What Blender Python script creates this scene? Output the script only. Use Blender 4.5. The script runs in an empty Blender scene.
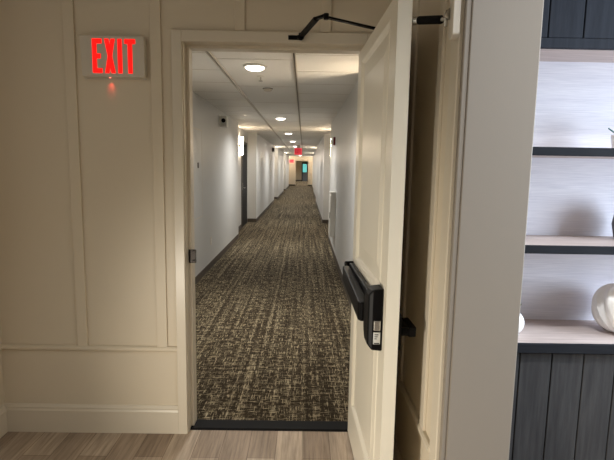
import bpy, bmesh, math, random
from mathutils import Vector, Matrix
random.seed(7)
S = bpy.context.scene
C = S.collection
PI = math.pi

# ------------------------------------------------------------------ materials
def lin(c):
    return tuple(((v/255)/12.92 if v/255 <= .04045 else ((v/255+.055)/1.055)**2.4) for v in c)

def mat(name, rgb, rough=.5, metal=0.0, spec=.5, bump=0.0, bscale=60, var=0.0, coat=0.0):
    m = bpy.data.materials.new(name); m.use_nodes = True
    nt = m.node_tree; b = nt.nodes['Principled BSDF']
    col = lin(rgb)
    b.inputs['Base Color'].default_value = (*col, 1)
    b.inputs['Roughness'].default_value = rough
    b.inputs['Metallic'].default_value = metal
    b.inputs['Specular IOR Level'].default_value = spec
    b.inputs['Coat Weight'].default_value = coat
    tc = nt.nodes.new('ShaderNodeTexCoord')
    if bump or var:
        n = nt.nodes.new('ShaderNodeTexNoise'); n.inputs['Scale'].default_value = bscale
        n.inputs['Detail'].default_value = 4
        nt.links.new(tc.outputs['Object'], n.inputs['Vector'])
        if bump:
            bp = nt.nodes.new('ShaderNodeBump'); bp.inputs['Strength'].default_value = bump
            bp.inputs['Distance'].default_value = .002
            nt.links.new(n.outputs['Fac'], bp.inputs['Height']); nt.links.new(bp.outputs[0], b.inputs['Normal'])
        if var:
            r = nt.nodes.new('ShaderNodeMapRange')
            r.inputs['To Min'].default_value = 1-var; r.inputs['To Max'].default_value = 1+var
            nt.links.new(n.outputs['Fac'], r.inputs['Value'])
            mx = nt.nodes.new('ShaderNodeVectorMath'); mx.operation = 'SCALE'
            mx.inputs[0].default_value = col
            nt.links.new(r.outputs[0], mx.inputs['Scale']); nt.links.new(mx.outputs[0], b.inputs['Base Color'])
    return m

def emit(name, rgb, strength):
    m = bpy.data.materials.new(name); m.use_nodes = True
    b = m.node_tree.nodes['Principled BSDF']
    b.inputs['Base Color'].default_value = (*lin(rgb), 1)
    b.inputs['Emission Color'].default_value = (*lin(rgb), 1)
    b.inputs['Emission Strength'].default_value = strength
    return m

def nodes_of(m):
    nt = m.node_tree
    return nt, nt.nodes, nt.links, nt.nodes['Principled BSDF']

def mapping(nt, scale, out='Object', rot=(0, 0, 0), loc=(0, 0, 0)):
    tc = nt.nodes.new('ShaderNodeTexCoord'); mp = nt.nodes.new('ShaderNodeMapping')
    mp.inputs['Scale'].default_value = scale; mp.inputs['Rotation'].default_value = rot
    mp.inputs['Location'].default_value = loc
    nt.links.new(tc.outputs[out], mp.inputs['Vector'])
    return mp.outputs[0]

def noise(nt, vec, scale=1.0, detail=3, rough=.5):
    n = nt.nodes.new('ShaderNodeTexNoise'); n.inputs['Scale'].default_value = scale
    n.inputs['Detail'].default_value = detail; n.inputs['Roughness'].default_value = rough
    nt.links.new(vec, n.inputs['Vector'])
    return n.outputs['Fac']

def ramp(nt, fac, stops):
    r = nt.nodes.new('ShaderNodeValToRGB'); e = r.color_ramp.elements
    while len(e) < len(stops): e.new(.5)
    for el, (p, c) in zip(e, stops):
        el.position = p; el.color = (*c, 1) if len(c) == 3 else c
    nt.links.new(fac, r.inputs[0])
    return r.outputs[0]

def mix(nt, fac, a, b, mode='MIX'):
    m = nt.nodes.new('ShaderNodeMix'); m.data_type = 'RGBA'; m.blend_type = mode
    for s, v in ((m.inputs[0], fac), (m.inputs[6], a), (m.inputs[7], b)):
        if hasattr(v, 'links') or hasattr(v, 'is_linked'): nt.links.new(v, s)
        elif isinstance(v, (int, float)): s.default_value = v
        else: s.default_value = (*v, 1)
    return m.outputs[2]

def math_(nt, op, a, b=None):
    m = nt.nodes.new('ShaderNodeMath'); m.operation = op
    for i, v in enumerate((a, b)):
        if v is None: continue
        if isinstance(v, (int, float)): m.inputs[i].default_value = v
        else: nt.links.new(v, m.inputs[i])
    return m.outputs[0]

M = {}
M['wall'] = mat('greige wall paint', (215, 203, 182), .42, spec=.35, bump=.05, bscale=250, var=.015)
M['trim'] = mat('warm white semi gloss trim', (212, 202, 184), .32, spec=.45, bump=.03, bscale=40)
M['door'] = mat('warm white door paint', (226, 219, 202), .33, spec=.5, bump=.04, bscale=30)
M['pier'] = mat('taupe grey wall paint', (136, 127, 116), .55, spec=.3, bump=.06, bscale=220, var=.015)  # wall paint with the pier's dimmer light put into a darker colour
M['hall'] = mat('pale grey hall paint', (196, 195, 192), .38, spec=.4, bump=.05, bscale=200, var=.015)
M['hallwarm'] = mat('cream alcove paint', (218, 205, 184), .5, spec=.3)
M['hallbase'] = mat('taupe rubber baseboard', (74, 64, 54), .55)
M['ceil'] = mat('white ceiling tile', (238, 235, 229), .8, spec=.2, bump=.25, bscale=300, var=.04)
M['grid'] = mat('white metal ceiling grid', (205, 198, 186), .4)
M['groove'] = mat('grey grid groove', (120, 112, 102), .6)  # shadow between the grid flanges put into the strip's colour
M['roomceil'] = mat('room ceiling paint', (170, 160, 145), .8)
M['black'] = mat('black painted metal', (9, 8, 9), .45, spec=.12, bump=.02)
M['blackplast'] = mat('black textured plastic', (10, 9, 10), .5, spec=.1, bump=.1, bscale=400)
M['darkdoor'] = mat('near black door laminate', (9, 8, 8), .6, spec=.2, var=.1, bscale=20)
M['darkframe'] = mat('dark grey door frame', (66, 58, 52), .5)
M['chrome'] = mat('brushed chrome', (200, 198, 192), .25, metal=1)
M['bronze'] = mat('dark bronze strike', (38, 32, 28), .4, metal=.6)
M['white'] = mat('white enamel', (225, 222, 214), .35)
M['offwhite'] = mat('off white plastic', (208, 200, 186), .45)
M['rubber'] = mat('black rubber threshold', (10, 10, 11), .8, spec=.2, bump=.1, bscale=90)
M['red'] = mat('red plastic', (120, 14, 20), .4)
M['sticker'] = mat('pale paper sticker', (200, 200, 196), .6)
M['ceramic'] = mat('white glazed ceramic', (246, 245, 244), .28, spec=.5, bump=.05, bscale=20, coat=.1)
M['leaf'] = mat('blue green leaf', (52, 120, 122), .5, var=.25, bscale=60)
M['sprig'] = mat('olive green sprig', (72, 84, 52), .6, var=.25, bscale=80)
M['greyjar'] = mat('grey stoneware', (96, 96, 104), .6, var=.1, bscale=30)
M['soil'] = mat('dark potting soil', (48, 38, 30), .9, bump=.4, bscale=120)
M['diffuser'] = emit('lit diffuser', (255, 246, 230), 9.0)
M['glow'] = emit('lit frosted glass', (255, 232, 200), 70.0)
M['redlit'] = emit('lit red letter', (255, 6, 4), 1.5)
M['redsign'] = emit('lit red sign face', (255, 70, 84), .55)
M['signface'] = mat('sign housing plastic', (206, 198, 184), .5)
M['led'] = emit('red indicator', (255, 120, 100), 3)
M['teal'] = emit('daylight in far window', (120, 225, 220), .75)
M['glass'] = mat('window glass', (235, 240, 240), .02)
_b = M['glass'].node_tree.nodes['Principled BSDF']; _b.inputs['Transmission Weight'].default_value = 1.0

def wood_floor():
    m = mat('grey brown wood plank floor', (120, 104, 88), .55, spec=.18)
    nt, N, L, b = nodes_of(m)
    v = mapping(nt, (1, 1, 1), rot=(0, 0, PI/2), loc=(.06, .13, 0))
    br = N.new('ShaderNodeTexBrick'); br.offset = .37
    br.inputs['Scale'].default_value = 1; br.inputs['Brick Width'].default_value = 1.15
    br.inputs['Row Height'].default_value = .148; br.inputs['Mortar Size'].default_value = .0016
    br.inputs['Color1'].default_value = (*lin((186, 170, 152)), 1)
    br.inputs['Color2'].default_value = (*lin((146, 129, 112)), 1)
    br.inputs['Mortar'].default_value = (*lin((120, 104, 88)), 1)
    br.inputs['Bias'].default_value = 0.0
    L.new(v, br.inputs['Vector'])
    g = noise(nt, mapping(nt, (60, 3, 1)), 1, 5, .65)
    g2 = noise(nt, mapping(nt, (14, 1.4, 1)), 1, 3)
    c = mix(nt, .75, br.outputs['Color'], ramp(nt, g, [(.32, (.55, .53, .5)), (.6, (1.12, 1.1, 1.08))]), 'MULTIPLY')
    c = mix(nt, .6, c, ramp(nt, g2, [(.3, (.7, .68, .66)), (.65, (1.15, 1.13, 1.1))]), 'MULTIPLY')
    L.new(c, b.inputs['Base Color'])
    bp = N.new('ShaderNodeBump'); bp.inputs['Strength'].default_value = .2; bp.inputs['Distance'].default_value = .002
    L.new(g, bp.inputs['Height']); L.new(bp.outputs[0], b.inputs['Normal'])
    return m
M['floor'] = wood_floor()

def carpet():
    m = mat('woven brown and beige carpet', (80, 70, 58), .95, spec=.1)
    nt, N, L, b = nodes_of(m)
    # short threads along and across the hall, gathered in long streaks
    along = noise(nt, mapping(nt, (115, 13, 1)), 1, 2, .5)
    across = noise(nt, mapping(nt, (15, 115, 1), loc=(3, 7, 0)), 1, 2, .5)
    fine = noise(nt, mapping(nt, (190, 190, 1)), 1, 1)
    s1 = noise(nt, mapping(nt, (30, .5, 1), loc=(1, 2, 0)), 1, 3, .6)
    s2 = noise(nt, mapping(nt, (3.5, 26, 1), loc=(5, 1, 0)), 1, 3, .6)
    thr = math_(nt, 'ADD', math_(nt, 'MULTIPLY', math_(nt, 'SUBTRACT', s1, .5), .36), math_(nt, 'MULTIPLY', math_(nt, 'SUBTRACT', s2, .5), .27))
    mxx = math_(nt, 'MAXIMUM', along, across)
    f = math_(nt, 'ADD', math_(nt, 'ADD', mxx, thr), math_(nt, 'MULTIPLY', math_(nt, 'SUBTRACT', fine, .5), .35))
    c = ramp(nt, f, [(.52, lin((42, 34, 23))), (.575, lin((64, 54, 39))), (.63, lin((128, 116, 93))), (.80, lin((172, 160, 134)))])
    L.new(c, b.inputs['Base Color'])
    bp = N.new('ShaderNodeBump'); bp.inputs['Strength'].default_value = .35; bp.inputs['Distance'].default_value = .003
    L.new(fine, bp.inputs['Height']); L.new(bp.outputs[0], b.inputs['Normal'])
    return m
M['carpet'] = carpet()

def grasscloth():
    m = mat('pale lavender grasscloth', (222, 220, 228), .7, spec=.2)
    nt, N, L, b = nodes_of(m)
    n1 = noise(nt, mapping(nt, (9, 9, 260)), 1, 3, .6)
    n2 = noise(nt, mapping(nt, (2, 2, 30)), 1, 3)
    c = mix(nt, 1, (1, 1, 1), ramp(nt, n1, [(.3, lin((217, 216, 224))), (.7, lin((236, 234, 240)))]), 'MULTIPLY')
    c = mix(nt, .35, c, ramp(nt, n2, [(.3, lin((216, 214, 222))), (.7, lin((255, 255, 255)))]), 'MULTIPLY')
    L.new(c, b.inputs['Base Color'])
    return m
M['cloth'] = grasscloth()

def streak_wood(name, a, bcol, sc, rough=.5, spec=.3):
    m = mat(name, a, rough, spec=spec)
    nt, N, L, b = nodes_of(m)
    g = noise(nt, mapping(nt, sc), 1, 5, .65)
    L.new(ramp(nt, g, [(.3, lin(a)), (.7, lin(bcol))]), b.inputs['Base Color'])
    bp = N.new('ShaderNodeBump'); bp.inputs['Strength'].default_value = .15; bp.inputs['Distance'].default_value = .002
    L.new(g, bp.inputs['Height']); L.new(bp.outputs[0], b.inputs['Normal'])
    return m
M['palewood'] = streak_wood('washed oak top', (172, 156, 150), (206, 192, 186), (5, 60, 60))
M['charwood'] = streak_wood('charcoal stained board', (52, 51, 52), (70, 69, 69), (60, 60, 4), .7, .12)
M['slatewood'] = streak_wood('slate blue stained board', (34, 37, 44), (46, 50, 58), (60, 60, 4), .7, .12)
M['edge'] = streak_wood('dark slate shelf edge', (26, 27, 31), (36, 38, 43), (6, 80, 80), .7, .12)
M['gap'] = mat('dark gap', (14, 13, 14), .8)

# ------------------------------------------------------------------ mesh helpers
def nb(): return bmesh.new()

def box(bm, x0, x1, y0, y1, z0, z1, mx=None):
    vs = [bm.verts.new(Vector(p)) for p in ((x0,y0,z0),(x1,y0,z0),(x1,y1,z0),(x0,y1,z0),(x0,y0,z1),(x1,y0,z1),(x1,y1,z1),(x0,y1,z1))]
    if mx is not None:
        for v in vs: v.co = mx @ v.co
    for f in ((0,3,2,1),(4,5,6,7),(0,1,5,4),(1,2,6,5),(2,3,7,6),(3,0,4,7)): bm.faces.new([vs[i] for i in f])
    return bm

def prism(bm, pts, axis, a, b):
    """pts 2D outline in the two other axes (in axis order), extruded a..b along axis"""
    def P(p, h):
        l = list(p); l.insert(axis, h); return Vector(l)
    v0 = [bm.verts.new(P(p, a)) for p in pts]; v1 = [bm.verts.new(P(p, b)) for p in pts]
    n = len(pts)
    bm.faces.new(v0[::-1]); bm.faces.new(v1)
    for i in range(n): bm.faces.new((v0[i], v0[(i+1) % n], v1[(i+1) % n], v1[i]))
    return bm

def tube(bm, p0, p1, r0, r1=None, n=20):
    r1 = r0 if r1 is None else r1
    p0, p1 = Vector(p0), Vector(p1); d = (p1-p0).normalized()
    u = d.orthogonal().normalized(); w = d.cross(u)
    A = [bm.verts.new(p0+(u*math.cos(2*PI*i/n)+w*math.sin(2*PI*i/n))*r0) for i in range(n)]
    B = [bm.verts.new(p1+(u*math.cos(2*PI*i/n)+w*math.sin(2*PI*i/n))*r1) for i in range(n)]
    bm.faces.new(A[::-1]); bm.faces.new(B)
    for i in range(n): bm.faces.new((A[i], A[(i+1) % n], B[(i+1) % n], B[i]))
    return bm

def bar(bm, p0, p1, w, h):
    """flat bar between two points: w wide sideways, h tall"""
    p0, p1 = Vector(p0), Vector(p1); d = p1-p0; L = d.length; x = d.normalized()
    y = Vector((0,0,1)).cross(x).normalized(); z = x.cross(y)
    mx = Matrix.Translation(p0) @ Matrix((x, y, z)).transposed().to_4x4()
    return box(bm, 0, L, -w/2, w/2, -h/2, h/2, mx)

def lathe(bm, prof, n=32, c=(0,0,0), axis=2):
    rings = []
    for r, h in prof:
        ring = []
        for i in range(n):
            a = 2*PI*i/n; l = [r*math.cos(a), r*math.sin(a)]; l.insert(axis, h)
            ring.append(bm.verts.new(Vector(l)+Vector(c)))
        rings.append(ring)
    for a, b in zip(rings, rings[1:]):
        for i in range(n): bm.faces.new((a[i], a[(i+1) % n], b[(i+1) % n], b[i]))
    bm.faces.new(rings[0][::-1]); bm.faces.new(rings[-1])
    return bm

def obj(name, bm, m, parent=None, bevel=0, smooth=False, loc=None, sub=0):
    bmesh.ops.recalc_face_normals(bm, faces=bm.faces)
    me = bpy.data.meshes.new(name); bm.to_mesh(me); bm.free()
    for x in (m if isinstance(m, (list, tuple)) else [m]): me.materials.append(x)
    o = bpy.data.objects.new(name, me); C.objects.link(o)
    if parent is not None: o.parent = parent
    if loc is not None: o.location = loc
    if smooth:
        for p in me.polygons: p.use_smooth = True
    if bevel:
        b = o.modifiers.new('bevel', 'BEVEL'); b.width = bevel; b.segments = 2; b.limit_method = 'ANGLE'; b.angle_limit = math.radians(40)
        b.harden_normals = False
    if sub:
        s = o.modifiers.new('sub', 'SUBSURF'); s.levels = sub; s.render_levels = sub
    return o

def struct(name, bm, m, parent=None, **k):
    o = obj(name, bm, m, parent, **k)
    if parent is None: o['kind'] = 'structure'
    return o

def thing(name, label, cat, loc=(0,0,0), rz=0, group=None, kind=None):
    o = bpy.data.objects.new(name, None); C.objects.link(o)
    o.location = loc; o.rotation_euler = (0,0,rz); o.empty_display_size = .05
    o['label'] = label; o['category'] = cat
    if group: o['group'] = group
    if kind: o['kind'] = kind
    return o

def tag(o, label, cat, group=None):
    o['label'] = label; o['category'] = cat
    if group: o['group'] = group
    return o

def dup(root, loc=None, label=None, rz=None, sx=None):
    r = root.copy(); C.objects.link(r)
    if loc is not None: r.location = loc
    if rz is not None: r.rotation_euler = (0,0,rz)
    if label: r['label'] = label
    for ch in root.children:
        c = ch.copy(); C.objects.link(c); c.parent = r
        for g in ch.children:
            d = g.copy(); C.objects.link(d); d.parent = c
    return r

# ------------------------------------------------------------------ dimensions (camera at x=0, y=0; y runs down the hall)
YW = 2.60            # room face of the door wall
YB = 2.72            # hall face of the door wall
XL, XR = -.640, .312 # door opening between jambs
ZD = 2.168           # opening head
XLW = -1.69          # room's left wall
XN = .492            # wall beside the open door
HX0, HX1 = -1.385, .545   # hall side walls
AX0, AX1 = -1.585, .745   # alcove side walls
HC = 2.44            # hall ceiling

# ------------------------------------------------------------------ room shell
b = nb(); box(b, XLW-.1, 3.1, -4.6, YW+.03, -.1, 0); struct('floor', b, M['floor'])
b = nb(); box(b, XLW-.1, 3.1, -4.6, YB, 2.8, 2.9); struct('ceiling', b, M['roomceil'])
b = nb(); box(b, XLW-.1, XLW, -4.6, YW, 0, 2.8); struct('wall_left', b, M['wall'])
b = nb()
box(b, XLW-.1, XL-.02, YW, YB, 0, 2.8); box(b, XL-.02, XR+.02, YW, YB, ZD+.02, 2.8); box(b, XR+.02, .51, YW, YB, 0, 2.8)
struct('wall_front', b, M['wall'])
b = nb(); box(b, XLW-.1, 3.1, -4.7, -4.6, 0, 2.8); struct('wall_back', b, M['wall'])
# right wall of the room, with a big window opening
WY0, WY1, WZ0, WZ1 = .40, 1.55, 1.0, 2.45
b = nb()
box(b, 3.0, 3.1, -4.6, WY0, 0, 2.8); box(b, 3.0, 3.1, WY1, YW, 0, 2.8)
box(b, 3.0, 3.1, WY0, WY1, 0, WZ0); box(b, 3.0, 3.1, WY0, WY1, WZ1, 2.8)
struct('wall_right', b, M['wall'])
b = nb()
for z in (WZ0, WZ1-.05): box(b, 3.02, 3.09, WY0, WY1, z, z+.05)
for y in (WY0, .95, WY1-.05): box(b, 3.02, 3.09, y, y+.05, WZ0+.05, WZ1-.05)
w1 = struct('window_1', b, M['trim'])
# pier between the door pocket and the bookcase
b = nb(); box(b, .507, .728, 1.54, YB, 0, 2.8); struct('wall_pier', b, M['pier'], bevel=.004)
# wall behind the bookcase
b = nb(); box(b, .728, 3.0, 1.985, 2.1, 0, 2.8); struct('wall_alcove', b, M['cloth'])

# door wall panelling
b = nb()
for x0 in (-1.255, -.809): box(b, x0, x0+.057, YW-.012, YW, .515, 2.8)
for x0 in (-.372, .073): box(b, x0, x0+.055, YW-.012, YW, 2.225, 2.8)
box(b, XLW, -1.683, YW-.012, YW, .515, 2.8)
struct('trim_1', b, M['wall'], bevel=.002)
b = nb(); prism(b, [(YW, .490), (YW-.014, .490), (YW-.020, .497), (YW-.020, .511), (YW-.012, .518), (YW, .518)], 0, XLW, -.697)
struct('trim_2', b, M['wall'])
bbp = lambda y, s: [(y, 0), (y-s*.018, 0), (y-s*.018, .130), (y-s*.014, .140), (y-s*.014, .150), (y-s*.006, .165), (y, .165)]
b = nb(); prism(b, bbp(YW, 1), 0, XLW, -.697); struct('baseboard_front', b, M['trim'])
b = nb()
pr = [(XLW, 0), (XLW+.018, 0), (XLW+.018, .130), (XLW+.014, .140), (XLW+.014, .150), (XLW+.006, .165), (XLW, .165)]
prism(b, pr, 1, -4.6, YW-.018); struct('baseboard_left', b, M['trim'])
b = nb(); prism(b, [(XLW, .490), (XLW+.014, .490), (XLW+.020, .497), (XLW+.020, .511), (XLW+.012, .518), (XLW, .518)], 1, -4.6, YW-.02)
struct('trim_3', b, M['wall'])

# wall beside the open door (its skin, battens, rail, baseboard, corner boards)
b = nb(); box(b, XN, .507, 1.645, YW, 0, 2.8); struct('wall_pocket', b, M['wall'])
b = nb()
for y0 in (1.752, 2.19): box(b, XN-.012, XN, y0, y0+.058, .515, 2.8)
struct('trim_4', b, M['trim'], bevel=.002)
b = nb(); prism(b, [(XN, .490), (XN-.014, .490), (XN-.020, .497), (XN-.020, .511), (XN-.012, .518), (XN, .518)], 1, 1.645, YW)
struct('trim_5', b, M['trim'])
b = nb(); prism(b, [(XN, 0), (XN-.018, 0), (XN-.018, .13), (XN-.014, .14), (XN-.014, .15), (XN-.006, .165), (XN, .165)], 1, 1.645, YW)
struct('baseboard_right', b, M['trim'])
b = nb(); box(b, XN-.014, .507, 1.563, 1.645, 0, 2.8)
struct('trim_6', b, M['trim'], bevel=.004)

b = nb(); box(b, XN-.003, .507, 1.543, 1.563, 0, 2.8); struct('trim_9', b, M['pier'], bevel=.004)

# door frame: casing, jambs, stops, threshold
fr = nb()
fw = .058
def casing(bm, x0, x1, z0, z1, y): box(bm, x0, x1, y-.022, y, z0, z1)
casing(fr, -.697, -.644, 0, 2.222, YW); casing(fr, -.644, .318, 2.166, 2.222, YW); casing(fr, .318, .374, 0, 2.222, YW)
frame = struct('door_frame', fr, M['trim'], bevel=.003)
b = nb()
box(b, XL-.02, XL, YW-.004, YB+.01, 0, ZD+.02); box(b, XR, XR+.02, YW-.004, YB+.01, 0, ZD+.02); box(b, XL, XR, YW-.004, YB+.01, ZD, ZD+.02)
obj('jamb', b, M['trim'], frame, bevel=.002)
b = nb()
box(b, XL, XL+.017, YW+.055, YB+.01, 0, ZD); box(b, XR-.017, XR, YW+.055, YB+.01, 0, ZD); box(b, XL+.017, XR-.017, YW+.055, YB+.01, ZD-.017, ZD)
obj('door_stop', b, M['trim'], frame, bevel=.002)
b = nb(); box(b, XL+.003, XL+.042, YW+.043, YW+.0555, .988, 1.064); sp = obj('strike_plate', b, M['bronze'], frame, bevel=.001)
sp['label'] = 'dark bronze strike plate'
b = nb(); box(b, XL+.024, XL+.046, YW+.030, YW+.043, .992, 1.004); box(b, XL+.024, XL+.046, YW+.030, YW+.043, 1.048, 1.060); obj('strike_box', b, M['bronze'], sp, bevel=.001)
b = nb(); prism(b, [(YW+.025, 0), (YW+.034, .010), (YB+.004, .009), (YB+.014, .005), (YB+.014, 0)], 0, XL+.001, XR-.001)
th = obj('threshold', b, M['rubber'], frame); th['label'] = 'black rubber threshold strip'

# ------------------------------------------------------------------ the open door
ang = math.atan2(-.92, .031)
door = thing('door_1', 'white two-panel door standing open with black push bar', 'door', (.279, 2.618, 0), ang, kind='structure')
DW, DT, DH0, DH1 = .912, .050, .012, 2.128
def ringprofile(bm, rect, prof, side):
    x0, x1, z0, z1 = rect
    y = (lambda h: -h) if side < 0 else (lambda h: DT+h)
    loops = []
    for d, h in prof:
        loops.append([bm.verts.new(Vector(p)) for p in ((x0+d, y(h), z0+d), (x1-d, y(h), z0+d), (x1-d, y(h), z1-d), (x0+d, y(h), z1-d))])
    for a, c in zip(loops, loops[1:]):
        for i in range(4): bm.faces.new((a[i], a[(i+1) % 4], c[(i+1) % 4], c[i]))
    bm.faces.new(loops[-1])
panels = [(.112, .800, .215, .900), (.112, .800, 1.042, 2.074)]
b = nb()
box(b, 0, DW, .016, DT-.016, DH0, DH1)
for ys in ((0, .016), (DT-.016, DT)):
    box(b, 0, .112, *ys, DH0, DH1); box(b, .800, DW, *ys, DH0, DH1)
    box(b, .112, .800, *ys, DH0, .215); box(b, .112, .800, *ys, .900, 1.042); box(b, .112, .800, *ys, 2.074, DH1)
prof = [(0, 0), (.003, .0), (.008, .003), (.013, .001), (.019, -.004), (.026, -.012), (.032, -.013), (.036, -.012), (.10, -.004), (.104, -.002)]
for r in panels:
    for s in (-1, 1): ringprofile(b, r, prof, s)
leaf = obj('door_leaf', b, M['door'], door)
# hinges
for z in (.22, 1.07, 1.93):
    b = nb(); tube(b, (-.006, DT+.004, z-.05), (-.006, DT+.004, z+.05), .007); box(b, -.004, .0, .004, DT, z-.05, z+.05)
    obj('hinge', b, M['chrome'], door)
# exit device
b = nb(); box(b, .060, .740, -.026, 0, .938, 1.022); dev = obj('exit_device', b, M['black'], door, bevel=.004)
dev['label'] = 'black push bar exit device'
b = nb(); prism(b, [(.060, -.064), (.690, -.074), (.712, -.066), (.712, -.028), (.050, -.028), (.050, -.056)], 2, .930, 1.010)
pb = obj('push_bar', b, M['blackplast'], dev, bevel=.006); pb.rotation_euler = (0, .024, 0)
b = nb(); box(b, .030, .050, -.050, 0, .930, 1.026); obj('end_cap', b, M['black'], dev, bevel=.006)
b = nb()
hp = [(.735, .910), (.745, .868), (.768, .842), (.868, .838), (.868, 1.082), (.790, 1.082), (.755, 1.062), (.735, 1.025)]
v0 = [b.verts.new((x, 0, z)) for x, z in hp]
cx, cz = .805, .958
v1 = [b.verts.new((cx+(x-cx)*.96, -.040, cz+(z-cz)*.97)) for x, z in hp]
v2 = [b.verts.new((cx+(x-cx)*.80, -.056, cz+(z-cz)*.80)) for x, z in hp]
n = len(hp)
for A, B in ((v0, v1), (v1, v2)):
    for i in range(n): b.faces.new((A[i], A[(i+1) % n], B[(i+1) % n], B[i]))
b.faces.new(v0[::-1]); b.faces.new(v2)
head = obj('latch_case', b, M['black'], dev, bevel=.006)
b = nb(); box(b, .855, .876, -.036, -.010, .922, .962); lb = obj('latch_bolt', b, M['chrome'], dev, bevel=.003); lb['label'] = 'chrome latch bolt'
b = nb(); box(b, .8655, .8695, -.035, -.009, .868, .914); st = obj('sticker', b, M['sticker'], dev); st['label'] = 'pale paper sticker'
b = nb()
for k in range(3): box(b, .8695, .8699, -.031, -.022+k*.003, .888+k*.008, .891+k*.008)
box(b, .8695, .8699, -.0325, -.0115, .8695, .8735)
obj('print', b, M['gap'], dev)
# outside lever on the back face
b = nb(); box(b, .825, .885, DT, DT+.018, .85, .99); lv = obj('lever_set', b, M['black'], door, bevel=.004)
lv['label'] = 'black lever trim on the back face'
b = nb(); tube(b, (.858, DT+.018, .915), (.858, DT+.06, .915), .016); box(b, .75, .874, DT+.048, DT+.078, .897, .937); obj('lever', b, M['black'], lv, bevel=.005)

# ------------------------------------------------------------------ door closer
dc = thing('door_closer', 'black door closer whose jointed arm reaches from the door head to the open door', 'door closer', (0, 0, 0))
b = nb(); box(b, .352, .405, 2.16, 2.46, 2.035, 2.098); obj('closer_body', b, M['black'], dc, bevel=.005)
b = nb(); tube(b, (.378, 2.41, 2.098), (.378, 2.41, 2.196), .011); obj('spindle', b, M['black'], dc)
EL = (.088, 2.240)
b = nb(); bar(b, (.378, 2.41, 2.190), (*EL, 2.196), .022, .009); tube(b, (*EL, 2.186), (*EL, 2.212), .012); obj('main_arm', b, M['black'], dc, bevel=.002)
b = nb(); bar(b, (*EL, 2.205), (.045, 2.290, 2.204), .020, .012); bar(b, (.045, 2.290, 2.204), (-.026, 2.572, 2.199), .025, .016)
obj('forearm', b, M['black'], dc, bevel=.002)
b = nb(); box(b, -.092, -.018, YW-.026, YW-.018, 2.182, 2.204); box(b, -.045, -.012, YW-.050, YW-.026, 2.184, 2.200); tube(b, (-.028, YW-.038, 2.178), (-.028, YW-.038, 2.212), .010)
obj('foot_bracket', b, M['black'], dc, bevel=.002)

# ------------------------------------------------------------------ magnetic holder between the door and the pocket wall
mh = thing('door_holder', 'white wall plate with a black rod holding the open door near its top', 'door holder', (0, 0, 0))
b = nb(); prism(b, [(1.555, 1.952), (1.566, 1.940), (1.590, 1.940), (1.601, 1.952), (1.601, 2.30), (1.555, 2.30)], 0, .455, XN-.014)
obj('wall_plate', b, M['offwhite'], mh, bevel=.003)
b = nb(); tube(b, (.455, 1.592, 2.020), (.449, 1.598, 2.020), .018, .015, 28); obj('magnet_disc', b, M['chrome'], mh)
b = nb(); tube(b, (.384, 1.706, 2.033), (.436, 1.622, 2.012), .0135, .0135); obj('rod', b, M['blackplast'], mh)
b = nb(); tube(b, (.434, 1.624, 2.0125), (.449, 1.600, 2.010), .0075); tube(b, (.446, 1.604, 1.985), (.446, 1.604, 2.026), .006); obj('swivel', b, M['chrome'], mh)
b = nb(); tube(b, (.370, 1.722, 2.035), (.384, 1.706, 2.033), .014, .012); obj('strike_disc', b, M['chrome'], mh)

# ------------------------------------------------------------------ exit sign by the door
ex = thing('exit_sign', 'white plastic exit sign with glowing red letters on the panelled wall left of the doorway', 'exit sign', (-.994, YW, 2.08))
b = nb(); prism(b, [(-.158, -.098), (-.150, -.104), (.163, -.104), (.166, -.100), (.166, .090), (.158, .103), (-.160, .103), (-.166, .098)], 1, -.042, 0)
obj('housing', b, M['signface'], ex, bevel=.005)
b = nb(); box(b, -.162, .162, -.004, 0, -.110, .106); obj('back_plate', b, M['offwhite'], ex)
def letters(bm, x0, h, w, st, y0, y1, gap):
    # E
    x = x0; z0, z1 = -h/2, h/2
    box(bm, x, x+st, y0, y1, z0, z1)
    for z in (z0, -st*.55, z1-st*1.05): box(bm, x+st, x+w*(.86 if abs(z) < h*.3 else 1), y0, y1, z, z+st*1.05)
    # X
    x += w+gap
    for s in (0, 1):
        a, c = (x, x+w*1.1-st) if s == 0 else (x+w*1.1-st, x)
        yy0, yy1 = (y0, y1) if s == 0 else (y0-.0004, y1)
        prism(bm, [(a, z0), (a+st, z0), (c+st, z1), (c, z1)], 1, yy0, yy1)
    # I
    x += w*1.1+gap
    box(bm, x, x+st, y0, y1, z0, z1)
    # T
    x += st+gap
    box(bm, x, x+w*1.12, y0, y1, z1-st*1.05, z1); box(bm, x+w*.56-st/2, x+w*.56+st/2, y0, y1, z0, z1-st*1.05)
b = nb(); letters(b, -.101, .170, .050, .0225, -.0435, -.0415, .0125); obj('lettering', b, M['redlit'], ex, bevel=.0025)
b = nb(); tube(b, (-.018, -.030, -.107), (-.018, -.030, -.101), .004); obj('indicator', b, M['led'], ex)

# ------------------------------------------------------------------ hall shell
b = nb(); box(b, AX0-.1, AX1+.4, YB+.005, 56, -.1, .003); struct('floor_hall', b, M['carpet'])
b = nb(); box(b, AX0-.1, AX1+.4, YB, 56, HC, HC+.1); struct('ceiling_hall', b, M['ceil'])
b = nb()
for x in (-.785, -.098):
    box(b, x-.017, x-.007, YB, 40.5, HC-.014, HC); box(b, x+.007, x+.017, YB, 40.5, HC-.014, HC)
t7 = struct('trim_7', b, M['grid'])
b = nb()
for x in (-.785, -.098): box(b, x-.007, x+.007, YB, 40.5, HC-.002, HC)
obj('groove', b, M['groove'], t7)
b = nb()
y = 4.735-.69*3; k = 0
while y < 40:
    if y > YB:
        for x0, x1 in ((AX0, -.803), (-.080, AX1)): box(b, x0, x1, y-.005, y+.005, HC-.002, HC)
        if k % 2 == 0: box(b, -.767, -.116, y+.2, y+.208, HC-.002, HC)
    y += .69; k += 1
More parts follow.
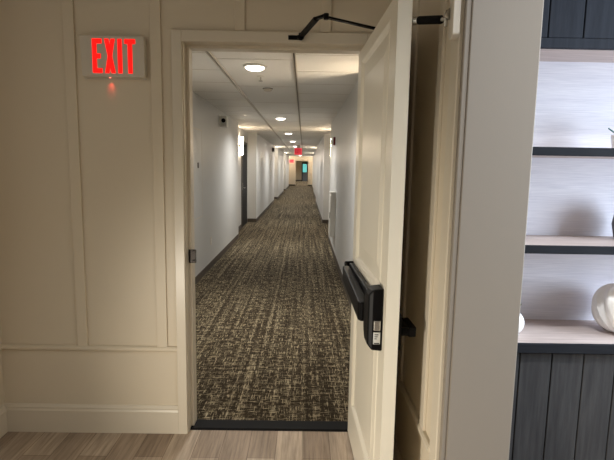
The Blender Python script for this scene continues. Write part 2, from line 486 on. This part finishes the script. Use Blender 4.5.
struct('trim_8', b, M['grid'])

LS = [(YB, 10.2, 0), (13.25, 21.2, .08), (23.1, 29.8, .13), (31.7, 38.6, .18)]
RS = [(4.72, 10.1, 0), (13.25, 21.2, -.005), (23.1, 29.8, .06), (31.7, 38.6, .13)]
LA = [(10.2, 13.25, .04), (21.2, 23.1, .10), (29.8, 31.7, .15), (38.6, 40.5, .2)]   # alcoves: start, end, drift
RA = [(YB, 4.72, 0), (10.1, 13.25, 0), (21.2, 23.1, .06), (29.8, 31.7, .13), (38.6, 40.5, .17)]
b = nb()
for y0, y1, d in LS: box(b, AX0-.1, HX0+d, y0, y1, 0, HC)
for y0, y1, d in LA: box(b, AX0-.1, AX0+d, y0, y1, 0, HC)
struct('wall_hall_left', b, M['hall'])
b = nb()
for y0, y1, d in RS: box(b, HX1+d, AX1+.4, y0, y1, 0, HC)
for y0, y1, d in RA: box(b, AX1+d, AX1+.4, y0, y1, 0, HC)
struct('wall_hall_right', b, M['hall'])
# far end: narrowing wings, header, vestibule, end wall
b = nb(); box(b, AX0-.1, -.70, 40.5, 40.7, 0, HC); box(b, .34, AX1+.4, 40.5, 40.7, 0, HC); box(b, -.70, .34, 40.5, 40.7, 2.08, HC)
struct('wall_hall_end', b, M['hallwarm'])
b = nb(); box(b, -1.1, -1.0, 40.7, 55, 0, HC); box(b, .6, .7, 40.7, 55, 0, HC); box(b, -1.1, -.26, 54.9, 55, 0, HC); box(b, .42, .7, 54.9, 55, 0, HC); box(b, -.26, .42, 54.9, 55, 2.1, HC)
struct('wall_vestibule', b, M['hallwarm'])
def hb(bm, y0, y1, x, s): box(bm, min(x, x+s*.008), max(x, x+s*.008), y0, y1, .003, .10)
b = nb()
for y0, y1, d in LS: hb(b, y0, y1, HX0+d, 1)
for k, (y0, y1, d) in enumerate(LA):
    hb(b, y0, y1-.008, AX0+d, 1); box(b, AX0+d, HX0+.008+(LS[k+1][2] if k < 3 else .2), y1-.008, y1, .003, .10)
box(b, HX0+.2, -.70, 40.492, 40.5, .003, .10); box(b, -1.0, -.26, 54.89, 54.9, .003, .1)
struct('baseboard_hall_left', b, M['hallbase'])
b = nb()
for y0, y1, d in RS: hb(b, y0, y1, HX1+d, -1)
for k, (y0, y1, d) in enumerate(RA):
    hb(b, y0, y1-.008, AX1+d, -1); box(b, HX1-.008+(RS[k][2] if k < 4 else .15), AX1+d, y1-.008, y1, .003, .10)
box(b, .34, HX1+.15, 40.492, 40.5, .003, .10)
struct('baseboard_hall_right', b, M['hallbase'])

# hall doors in the alcoves
def hall_door(name, x, s, y0, y1):
    fr = nb(); t = .012
    X = lambda a, c: (min(x+s*a, x+s*c), max(x+s*a, x+s*c))
    box(fr, *X(0, .02), y0-.05, y0, .003, 2.15); box(fr, *X(0, .02), y1, y1+.05, .003, 2.15); box(fr, *X(0, .02), y0, y1, 2.10, 2.15)
    o = struct(name, fr, M['darkframe'])
    b = nb(); box(b, *X(0, t), y0, y1, .008, 2.10); obj('door_leaf', b, M['darkdoor'], o)
    b = nb(); box(b, *X(t, t+.008), y0+.05, y0+.10, .95, 1.12)
    tube(b, (x+s*(t+.008), y0+.075, 1.0), (x+s*(t+.05), y0+.075, 1.0), .01); box(b, *X(t+.042, t+.058), y0+.065, y0+.19, .99, 1.01)
    obj('door_handle', b, M['chrome'], o)
    return o
hall_door('door_2', AX0+.04, 1, 11.95, 12.95)
hall_door('door_3', AX0+.10, 1, 21.8, 22.8); hall_door('door_4', AX0+.15, 1, 30.4, 31.4)
hall_door('door_5', AX1, -1, 3.2, 4.2); hall_door('door_6', AX1, -1, 11.95, 12.95); hall_door('door_7', AX1+.06, -1, 21.8, 22.8); hall_door('door_8', AX1+.13, -1, 30.4, 31.4)
# far end door with a window
b = nb(); box(b, -.26, -.17, 54.82, 54.9, .003, 2.10); box(b, .38, .42, 54.82, 54.9, .003, 2.1); box(b, -.17, .38, 54.82, 54.9, 1.98, 2.10)
d9 = struct('door_9', b, M['darkdoor'])
b = nb(); box(b, -.17, .38, 54.90, 54.94, .003, 1.98); obj('door_leaf', b, mat('blue grey door paint', (128, 136, 150), .5), d9)
b = nb(); box(b, -.14, .30, 54.885, 54.9, 1.0, 1.90); obj('window_pane', b, M['teal'], d9)

# ------------------------------------------------------------------ hall ceiling lights
cl = thing('ceiling_light', 'round lit ceiling disc in the hall just beyond the doorway', 'ceiling light', (-.462, 4.52, HC), 0, 'round lights along the hall ceiling')
b = nb(); lathe(b, [(.108, 0), (.110, -.008), (.094, -.016), (.086, -.016)], 32); obj('housing', b, M['white'], cl)
b = nb(); lathe(b, [(.087, -.014), (.082, -.026), (.062, -.036), (.032, -.041), (.004, -.042)], 32); obj('diffuser', b, M['diffuser'], cl, smooth=True)
ordn = ['second', 'third', 'fourth', 'fifth', 'sixth', 'seventh', 'eighth', 'ninth', 'tenth']
lys = [4.52, 9.1, 13.05, 17.0, 20.95, 24.9, 28.85, 32.8, 36.75, 44.0, 50.5]  # farthest disc is added to light the vestibule
for i, yy in enumerate(lys[1:]):
    dup(cl, (-.45+.0055*max(0, yy-9) if yy < 40 else -.2, yy, HC), '%s round ceiling light from the doorway along the hall' % ordn[i] if yy < 40 else '%s round ceiling light beyond the narrow opening at the hall end' % ('first' if yy < 46 else 'last'))

def area(name, loc, rot, size, power, col, shape='DISK', size_y=None, spread=PI):
    l = bpy.data.lights.new(name, 'AREA'); l.shape = shape; l.size = size; l.energy = power; l.color = col; l.spread = spread
    if size_y: l.size_y = size_y
    o = bpy.data.objects.new(name, l); C.objects.link(o); o.location = loc; o.rotation_euler = rot
    return o
WARM = (1.0, .92, .78); NEUT = (1.0, .99, .96); COOL = (.74, .86, 1.0)
for i, yy in enumerate(lys):
    area('hall_downlight', (-.46+.0055*max(0, yy-9), yy, HC-.05), (0, 0, 0), .19, 37 if yy < 40 else 80, NEUT, spread=2.6)

# ------------------------------------------------------------------ wall sconces in the alcoves
sc = thing('wall_sconce', 'wall sconce with two glowing stacked cylinders beside the black door on the left', 'wall sconce', (AX0+.02, 11.5, 2.01), 0, 'lit sconces in the hall alcoves')
b = nb(); box(b, 0, .03, -.05, .05, -.10, .10); box(b, .03, .05, -.012, .012, -.02, .02); obj('bracket', b, M['chrome'], sc, bevel=.003)
b = nb(); tube(b, (.085, 0, .022), (.085, 0, .205), .034, n=24); obj('upper_glass', b, M['glow'], sc)
b = nb(); tube(b, (.085, 0, -.20), (.085, 0, -.022), .034, n=24); obj('lower_glass', b, M['glow'], sc)
b = nb(); tube(b, (.085, 0, -.022), (.085, 0, .022), .036, n=24); obj('collar', b, M['darkframe'], sc)
spots = [(AX0+.10, 22.0, 0, 'wall sconce in the second alcove along the left hall wall'), (AX0+.15, 30.6, 0, 'wall sconce in the third alcove along the left hall wall'),
         (AX0+.20, 39.4, 0, 'wall sconce in the last alcove along the left hall wall'),
         (.655, 4.72, -PI/2, 'wall sconce in the alcove behind the open door'), (AX1, 11.62, PI, 'wall sconce in the right alcove opposite the black door'),
         (AX1+.06, 22.0, PI, 'wall sconce in the third alcove along the right hall wall'), (AX1+.13, 30.6, PI, 'wall sconce in the fourth alcove along the right hall wall'), (AX1+.17, 39.4, PI, 'wall sconce in the last alcove along the right hall wall')]
for x, yy, rz, lab in spots:
    if yy > 15:
        l = bpy.data.lights.new('sconce_lamp', 'POINT'); l.energy = 14; l.color = WARM; l.shadow_soft_size = .04
        o = bpy.data.objects.new('sconce_lamp', l); C.objects.link(o); o.location = (x+(.15 if rz == 0 else -.15), yy, 2.22)
for x, yy, rz, lab in spots: dup(sc, (x, yy, 2.01 if yy > 5 else 1.90), lab, rz)

# ------------------------------------------------------------------ hall fittings
ho = thing('smoke_detector', 'small round white smoke detector on the hall ceiling', 'smoke detector', (-.44, 5.78, HC))
b = nb(); lathe(b, [(.055, 0), (.055, -.012), (.046, -.016), (.044, -.030), (.030, -.036), (.004, -.037)], 28); obj('cover', b, M['offwhite'], ho)
b = nb(); lathe(b, [(.060, 0), (.060, -.006)], 28); obj('base_ring', b, M['darkframe'], ho)
sp = thing('ceiling_sprinkler', 'ceiling sprinkler head between the nearest hall light and the smoke detector', 'sprinkler', (-.455, 5.02, HC))
b = nb(); lathe(b, [(.040, .003), (.040, 0), (.038, -.006), (.020, -.010)], 24); obj('escutcheon', b, M['white'], sp)
b = nb(); tube(b, (0, 0, -.010), (0, 0, -.045), .008); lathe(b, [(.022, -.045), (.022, -.049)], 16); obj('nozzle', b, M['chrome'], sp)
em = thing('emergency_light', 'white box light with a dark round lens high on the left hall wall', 'emergency light', (HX0, 8.0, 2.25))
b = nb(); box(b, 0, .125, -.08, .08, -.09, .085); obj('housing', b, M['white'], em, bevel=.012)
b = nb(); lathe(b, [(.034, 0), (.034, .012), (.026, .016)], 24, (0, 0, 0), 1)
for v in b.verts: v.co = Vector((.070+v.co.x, -.08-v.co.y, .012+v.co.z))
obj('lens', b, M['blackplast'], em)
b = nb(); box(b, 0, .006, -.10, .10, -.10, .10); obj('back_plate', b, M['white'], em)
al = thing('fire_alarm', 'red fire alarm strobe high on the right hall wall', 'fire alarm', (HX1, 8.6, 2.0))
b = nb(); box(b, -.035, 0, -.06, .06, -.07, .07); obj('housing', b, M['red'], al, bevel=.008)
b = nb(); box(b, -.062, -.035, -.035, .035, -.045, .0); obj('strobe_lens', b, M['white'], al, bevel=.008)
ca = thing('wall_cabinet', 'white shallow cabinet hung on the right hall wall below the fire alarm', 'cabinet', (HX1, 8.3, 0))
b = nb(); box(b, -.078, 0, -.22, .22, .36, 1.09); obj('body', b, M['white'], ca, bevel=.006)
b = nb(); box(b, -.09, 0, -.235, .235, 1.09, 1.125); obj('top_cap', b, M['white'], ca, bevel=.004)
b = nb(); box(b, -.090, -.078, -.21, .21, .38, 1.07); obj('front_panel', b, M['white'], ca, bevel=.002)
b = nb(); box(b, -.098, -.090, -.18, -.15, .68, .78); obj('latch', b, M['darkframe'], ca)
ap = thing('access_panel', 'flush white access panel on the left hall wall near the doorway', 'access panel', (HX0+.0005, 5.9, .84))
b = nb()
for (y0, y1, z0, z1) in ((-.66, .66, 0, .012), (-.66, .66, 1.15, 1.162), (.648, .66, .012, 1.15), (-.66, -.648, .012, 1.15)): box(b, 0, .004, y0, y1, z0, z1)
obj('rim', b, M['offwhite'], ap)
b = nb(); box(b, 0, .003, -.648, .648, .012, 1.15); obj('panel', b, M['hall'], ap)
b = nb(); box(b, .003, .010, .38, .43, .66, .73); obj('catch', b, M['darkframe'], ap)
ol = thing('wall_outlet', 'white electrical outlet plate low on the left hall wall', 'outlet', (HX0, 7.14, .41))
b = nb(); box(b, 0, .006, -.04, .04, -.06, .06); obj('plate', b, M['offwhite'], ol, bevel=.002)
for z in (.02, -.02):
    b = nb(); box(b, .006, .009, -.018, .018, z-.014, z+.014); obj('socket', b, M['white'], ol)
# hanging and wall exit signs far along the hall
hs = thing('exit_sign', 'red exit sign hanging from the hall ceiling far along', 'exit sign', (-.25, 20.0, 2.19))
b = nb(); box(b, -.155, .155, -.025, .025, -.14, .125); obj('housing', b, M['redsign'], hs, bevel=.006)
b = nb(); box(b, -.08, .08, -.03, .03, .125, HC-2.19); obj('canopy', b, M['white'], hs)
b = nb(); letters(b, -.112, .16, .048, .018, -.028, -.025, .014); obj('lettering', b, mat('dark red letter', (150, 10, 22), .5), hs)
ws = thing('exit_sign', 'faint red exit sign on the wall at the far end of the hall', 'exit sign', (-1.06, 40.5, 2.04))
b = nb(); box(b, -.18, .18, -.04, 0, -.13, .13); obj('housing', b, M['redsign'], ws)
b = nb(); letters(b, -.125, .18, .054, .02, -.043, -.04, .016); obj('lettering', b, M['redlit'], ws)
hn = thing('wall_speaker', 'dark speaker box on the left hall wall before the second alcove', 'speaker', (HX0+.08, 19.6, 2.22))
b = nb(); box(b, 0, .10, -.07, .07, -.08, .08); obj('housing', b, M['darkframe'], hn, bevel=.01)
b = nb(); tube(b, (.05, -.07, 0), (.05, -.08, 0), .04); obj('grille', b, M['black'], hn)

# ------------------------------------------------------------------ bookcase right of the pier
BX0, BX1, BF, BK = .735, 2.35, 1.69, 1.984
def planks(bm, z0, z1, y, first=.8205, pitch=.1205):
    x = first-pitch
    while x < BX1-.02:
        a, c = max(BX0, x+.0022), min(BX1, x+pitch-.0022)
        if c > a: box(bm, a, c, y, y+.018, z0, z1)
        x += pitch
bc = thing('base_cabinet', 'charcoal plank-fronted base cabinet under the pale counter', 'cabinet', (0, 0, 0))
b = nb(); box(b, BX0, BX1, BF+.045, BK, .0, .862); obj('body', b, M['gap'], bc)
b = nb(); planks(b, .0, .855, BF+.022); obj('plank_front', b, M['charwood'], bc, bevel=.002)
ct = thing('countertop', 'washed oak counter with a dark front edge below the shelves', 'countertop', (0, 0, 0))
b = nb(); box(b, BX0, BX1, BF+.012, BK, .862, .900); obj('top', b, M['palewood'], ct)
b = nb(); box(b, BX0, BX1, BF, BF+.012, .864, .9); obj('front_edge', b, M['edge'], ct, bevel=.002)
sh = thing('wall_shelf', 'lower pale wood shelf with a dark front edge above the counter', 'shelf', (0, 0, 1.238), 0, 'two shelves above the counter')
b = nb(); box(b, BX0, BX1, BF+.012, BK, .0, .028); obj('board', b, M['palewood'], sh)
b = nb(); box(b, BX0, BX1, BF, BF+.012, -.001, .029); obj('front_edge', b, M['edge'], sh, bevel=.002)
dup(sh, (0, 0, 1.587), 'upper shelf with a dark front edge, just above eye level under the slate cabinet')
uc = thing('upper_cabinet', 'slate blue plank-fronted cabinet above the shelves', 'cabinet', (0, 0, 0))
b = nb(); box(b, BX0, BX1, BF+.02, BK, 1.975, 2.75); obj('body', b, M['gap'], uc)
b = nb(); box(b, BX0, BX1, BF+.02, BK, 1.968, 1.975); obj('underside', b, M['palewood'], uc)
b = nb(); planks(b, 1.982, 2.75, BF+.002); obj('plank_front', b, M['slatewood'], uc, bevel=.002)
b = nb(); box(b, BX0, BX1, BF, BF+.02, 1.948, 1.981); obj('bottom_rail', b, M['slatewood'], uc, bevel=.002)

# ------------------------------------------------------------------ ornaments
def swirl_vase():
    bm = nb(); nu, nv = 168, 48; R, Hh = .100, .097
    rings = []
    for j in range(nv+1):
        t = j/nv; ph = -PI/2+PI*.93*t
        r = R*math.cos(ph)**.85 if math.cos(ph) > 0 else 0
        z = Hh+Hh*math.sin(ph)
        ring = []
        for i in range(nu):
            a = 2*PI*i/nu
            q = a*12+t*14+.9*math.sin(a*3+t*7)
            s = abs(math.sin(q/2))
            k = 1+.20*(s**.7-.62)*math.sin(PI*min(1, t*1.05))
            ring.append(bm.verts.new((r*k*math.cos(a), r*k*math.sin(a), z+.012*math.sin(q)*math.sin(PI*t))))
        rings.append(ring)
    for A, B in zip(rings, rings[1:]):
        for i in range(nu): bm.faces.new((A[i], A[(i+1) % nu], B[(i+1) % nu], B[i]))
    bm.faces.new(rings[0][::-1])
    # rolled lip
    last = rings[-1]; inner = [bm.verts.new((v.co.x*.8, v.co.y*.8, v.co.z-.004)) for v in last]
    deep = [bm.verts.new((v.co.x*.75, v.co.y*.75, v.co.z-.06)) for v in last]
    for A, B in ((last, inner), (inner, deep)):
        for i in range(nu): bm.faces.new((A[i], A[(i+1) % nu], B[(i+1) % nu], B[i]))
    bm.faces.new(deep)
    return bm
v = obj('vase', swirl_vase(), M['ceramic'], smooth=True, loc=(1.275, 1.842, .9001))
tag(v, 'large white ceramic vase with swirling ridges on the counter', 'vase')

bv = thing('bud_vase', 'small round white vase with a green sprig peeking out beside the pier', 'vase', (.824, 1.80, .9001))
b = nb(); prf = [(.020, 0), (.024, .002)]
for j in range(1, 14):
    t = j/14; ph = -PI/2+PI*t*.94+.1; prf.append((max(.012, .041*math.cos(ph)), .046+.046*math.sin(ph)))
lathe(b, prf, 32); obj('body', b, M['ceramic'], bv, smooth=True)
b = nb()
for k in range(5):
    a = k*1.3; tip = Vector((.030*math.cos(a), .03*math.sin(a), .120+.006*(k % 2)))
    base = Vector((.003*math.cos(a), .003*math.sin(a), .085)); mid = (tip+base)/2+Vector((0, 0, .008))
    side = Vector((-math.sin(a), math.cos(a), 0))*.006; up = Vector((0, 0, .0012))
    p = [base, mid+side, tip, mid-side]
    A = [b.verts.new(q+up) for q in p]; B = [b.verts.new(q-up) for q in p]
    b.faces.new(A); b.faces.new(B[::-1])
    for i in range(4): b.faces.new((A[i], B[i], B[(i+1) % 4], A[(i+1) % 4]))
obj('sprig', b, M['sprig'], bv)

pp = thing('potted_succulent', 'small pale pot with blue green leaves on the upper shelf', 'potted plant', (1.222, 1.86, 1.6151+.001))
b = nb(); lathe(b, [(.028, 0), (.034, .004), (.040, .050), (.042, .058), (.037, .058), (.036, .050), (.006, .049)], 32); obj('pot', b, M['ceramic'], pp, smooth=False)
b = nb(); lathe(b, [(.035, .049), (.032, .053), (.004, .055)], 20); obj('soil', b, M['soil'], pp)
b = nb()
for k in range(13):
    a = k*2.4; L = .058-.001*k; el = .30+.085*k
    d = Vector((math.cos(a)*math.cos(el), math.sin(a)*math.cos(el), math.sin(el))); sd = Vector((-math.sin(a), math.cos(a), 0)); up = d.cross(sd)*-1
    base = Vector((0, 0, .052)); rows = []
    for t, w in ((0, .004), (.35, .009), (.7, .011), (1, .002)):
        c = base+d*L*t+Vector((0, 0, .012*t*t))
        rows.append([b.verts.new(c+sd*w), b.verts.new(c+up*.004*(1-t*.6)), b.verts.new(c-sd*w), b.verts.new(c-up*.003)])
    for A, B in zip(rows, rows[1:]):
        for i in range(4): b.faces.new((A[i], A[(i+1) % 4], B[(i+1) % 4], B[i]))
    b.faces.new(rows[0][::-1]); b.faces.new(rows[-1])
obj('leaf', b, M['leaf'], pp, smooth=True)['kind'] = 'stuff'

j = nb(); lathe(j, [(.04, 0), (.052, .006), (.062, .06), (.055, .11), (.03, .14), (.034, .155), (.026, .155), (.022, .14)], 32)
tag(obj('jar', j, M['greyjar'], smooth=True, loc=(1.30, 1.885, 1.2675)), 'grey stoneware jar on the lower shelf at the right edge', 'jar')

# ------------------------------------------------------------------ light in the room
area('window_daylight', (2.98, (WY0+WY1)/2, (WZ0+WZ1)/2), (0, PI/2, 0), WZ1-WZ0-.1, 135, COOL, 'RECTANGLE', WY1-WY0-.1)
# a low lamp and a ceiling lamp, both unseen, plus an added ceiling fill
l = bpy.data.lights.new('side_lamp', 'SPOT'); l.energy = 124; l.color = WARM; l.shadow_soft_size = .12; l.spot_size = math.radians(86); l.spot_blend = 1
o = bpy.data.objects.new('side_lamp', l); C.objects.link(o); o.location = (-1.2, .5, .50)
o.rotation_euler = (Vector((.22, 2.15, .45))-Vector(o.location)).to_track_quat('-Z', 'Y').to_euler()
area('room_downlight', (.95, .75, 2.785), (0, 0, 0), .15, 17, (.92, .96, 1.0), spread=2.2)
area('room_downlight', (-1.5, -.5, 2.785), (0, 0, 0), .3, 5, WARM)  # dim ambient fill, added without a known fixture
l = bpy.data.lights.new('sign_led', 'SPOT'); l.energy = .12; l.color = (1, .05, .03); l.spot_size = 1.0; l.spot_blend = 1; l.shadow_soft_size = .004
o = bpy.data.objects.new('sign_led', l); C.objects.link(o); o.location = (-1.018, YW-.030, 1.970); o.rotation_euler = (math.radians(35), 0, 0)

w = bpy.data.worlds.new('sky'); S.world = w; w.use_nodes = True
w.node_tree.nodes['Background'].inputs['Color'].default_value = (.75, .86, 1, 1); w.node_tree.nodes['Background'].inputs['Strength'].default_value = .6

# ------------------------------------------------------------------ camera
f, pitch, roll, yaw = 478.9, .12965, .01728, -.00834
cy, sy = math.cos(yaw), math.sin(yaw)
fw = Vector((-sy*math.cos(pitch), cy*math.cos(pitch), -math.sin(pitch))); r = Vector((cy, sy, 0)); u = r.cross(fw)
r2 = math.cos(roll)*r+math.sin(roll)*u; u2 = -math.sin(roll)*r+math.cos(roll)*u
cd = bpy.data.cameras.new('camera'); cam = bpy.data.objects.new('camera', cd); C.objects.link(cam)
cd.sensor_width = 36; cd.sensor_fit = 'HORIZONTAL'; cd.lens = f/614*36; cd.clip_start = .02; cd.clip_end = 200
cam.matrix_world = Matrix.Translation((0, 0, 1.53)) @ Matrix((r2, u2, -fw)).transposed().to_4x4()
S.camera = cam

S.view_settings.view_transform = 'Standard'; S.view_settings.look = 'None'; S.view_settings.gamma = 1; S.view_settings.use_curve_mapping = False
S.view_settings.exposure = 0.0
S.cycles.use_denoising = True
S.cycles.max_bounces = 8; S.cycles.diffuse_bounces = 6
S.cycles.sample_clamp_indirect = 4
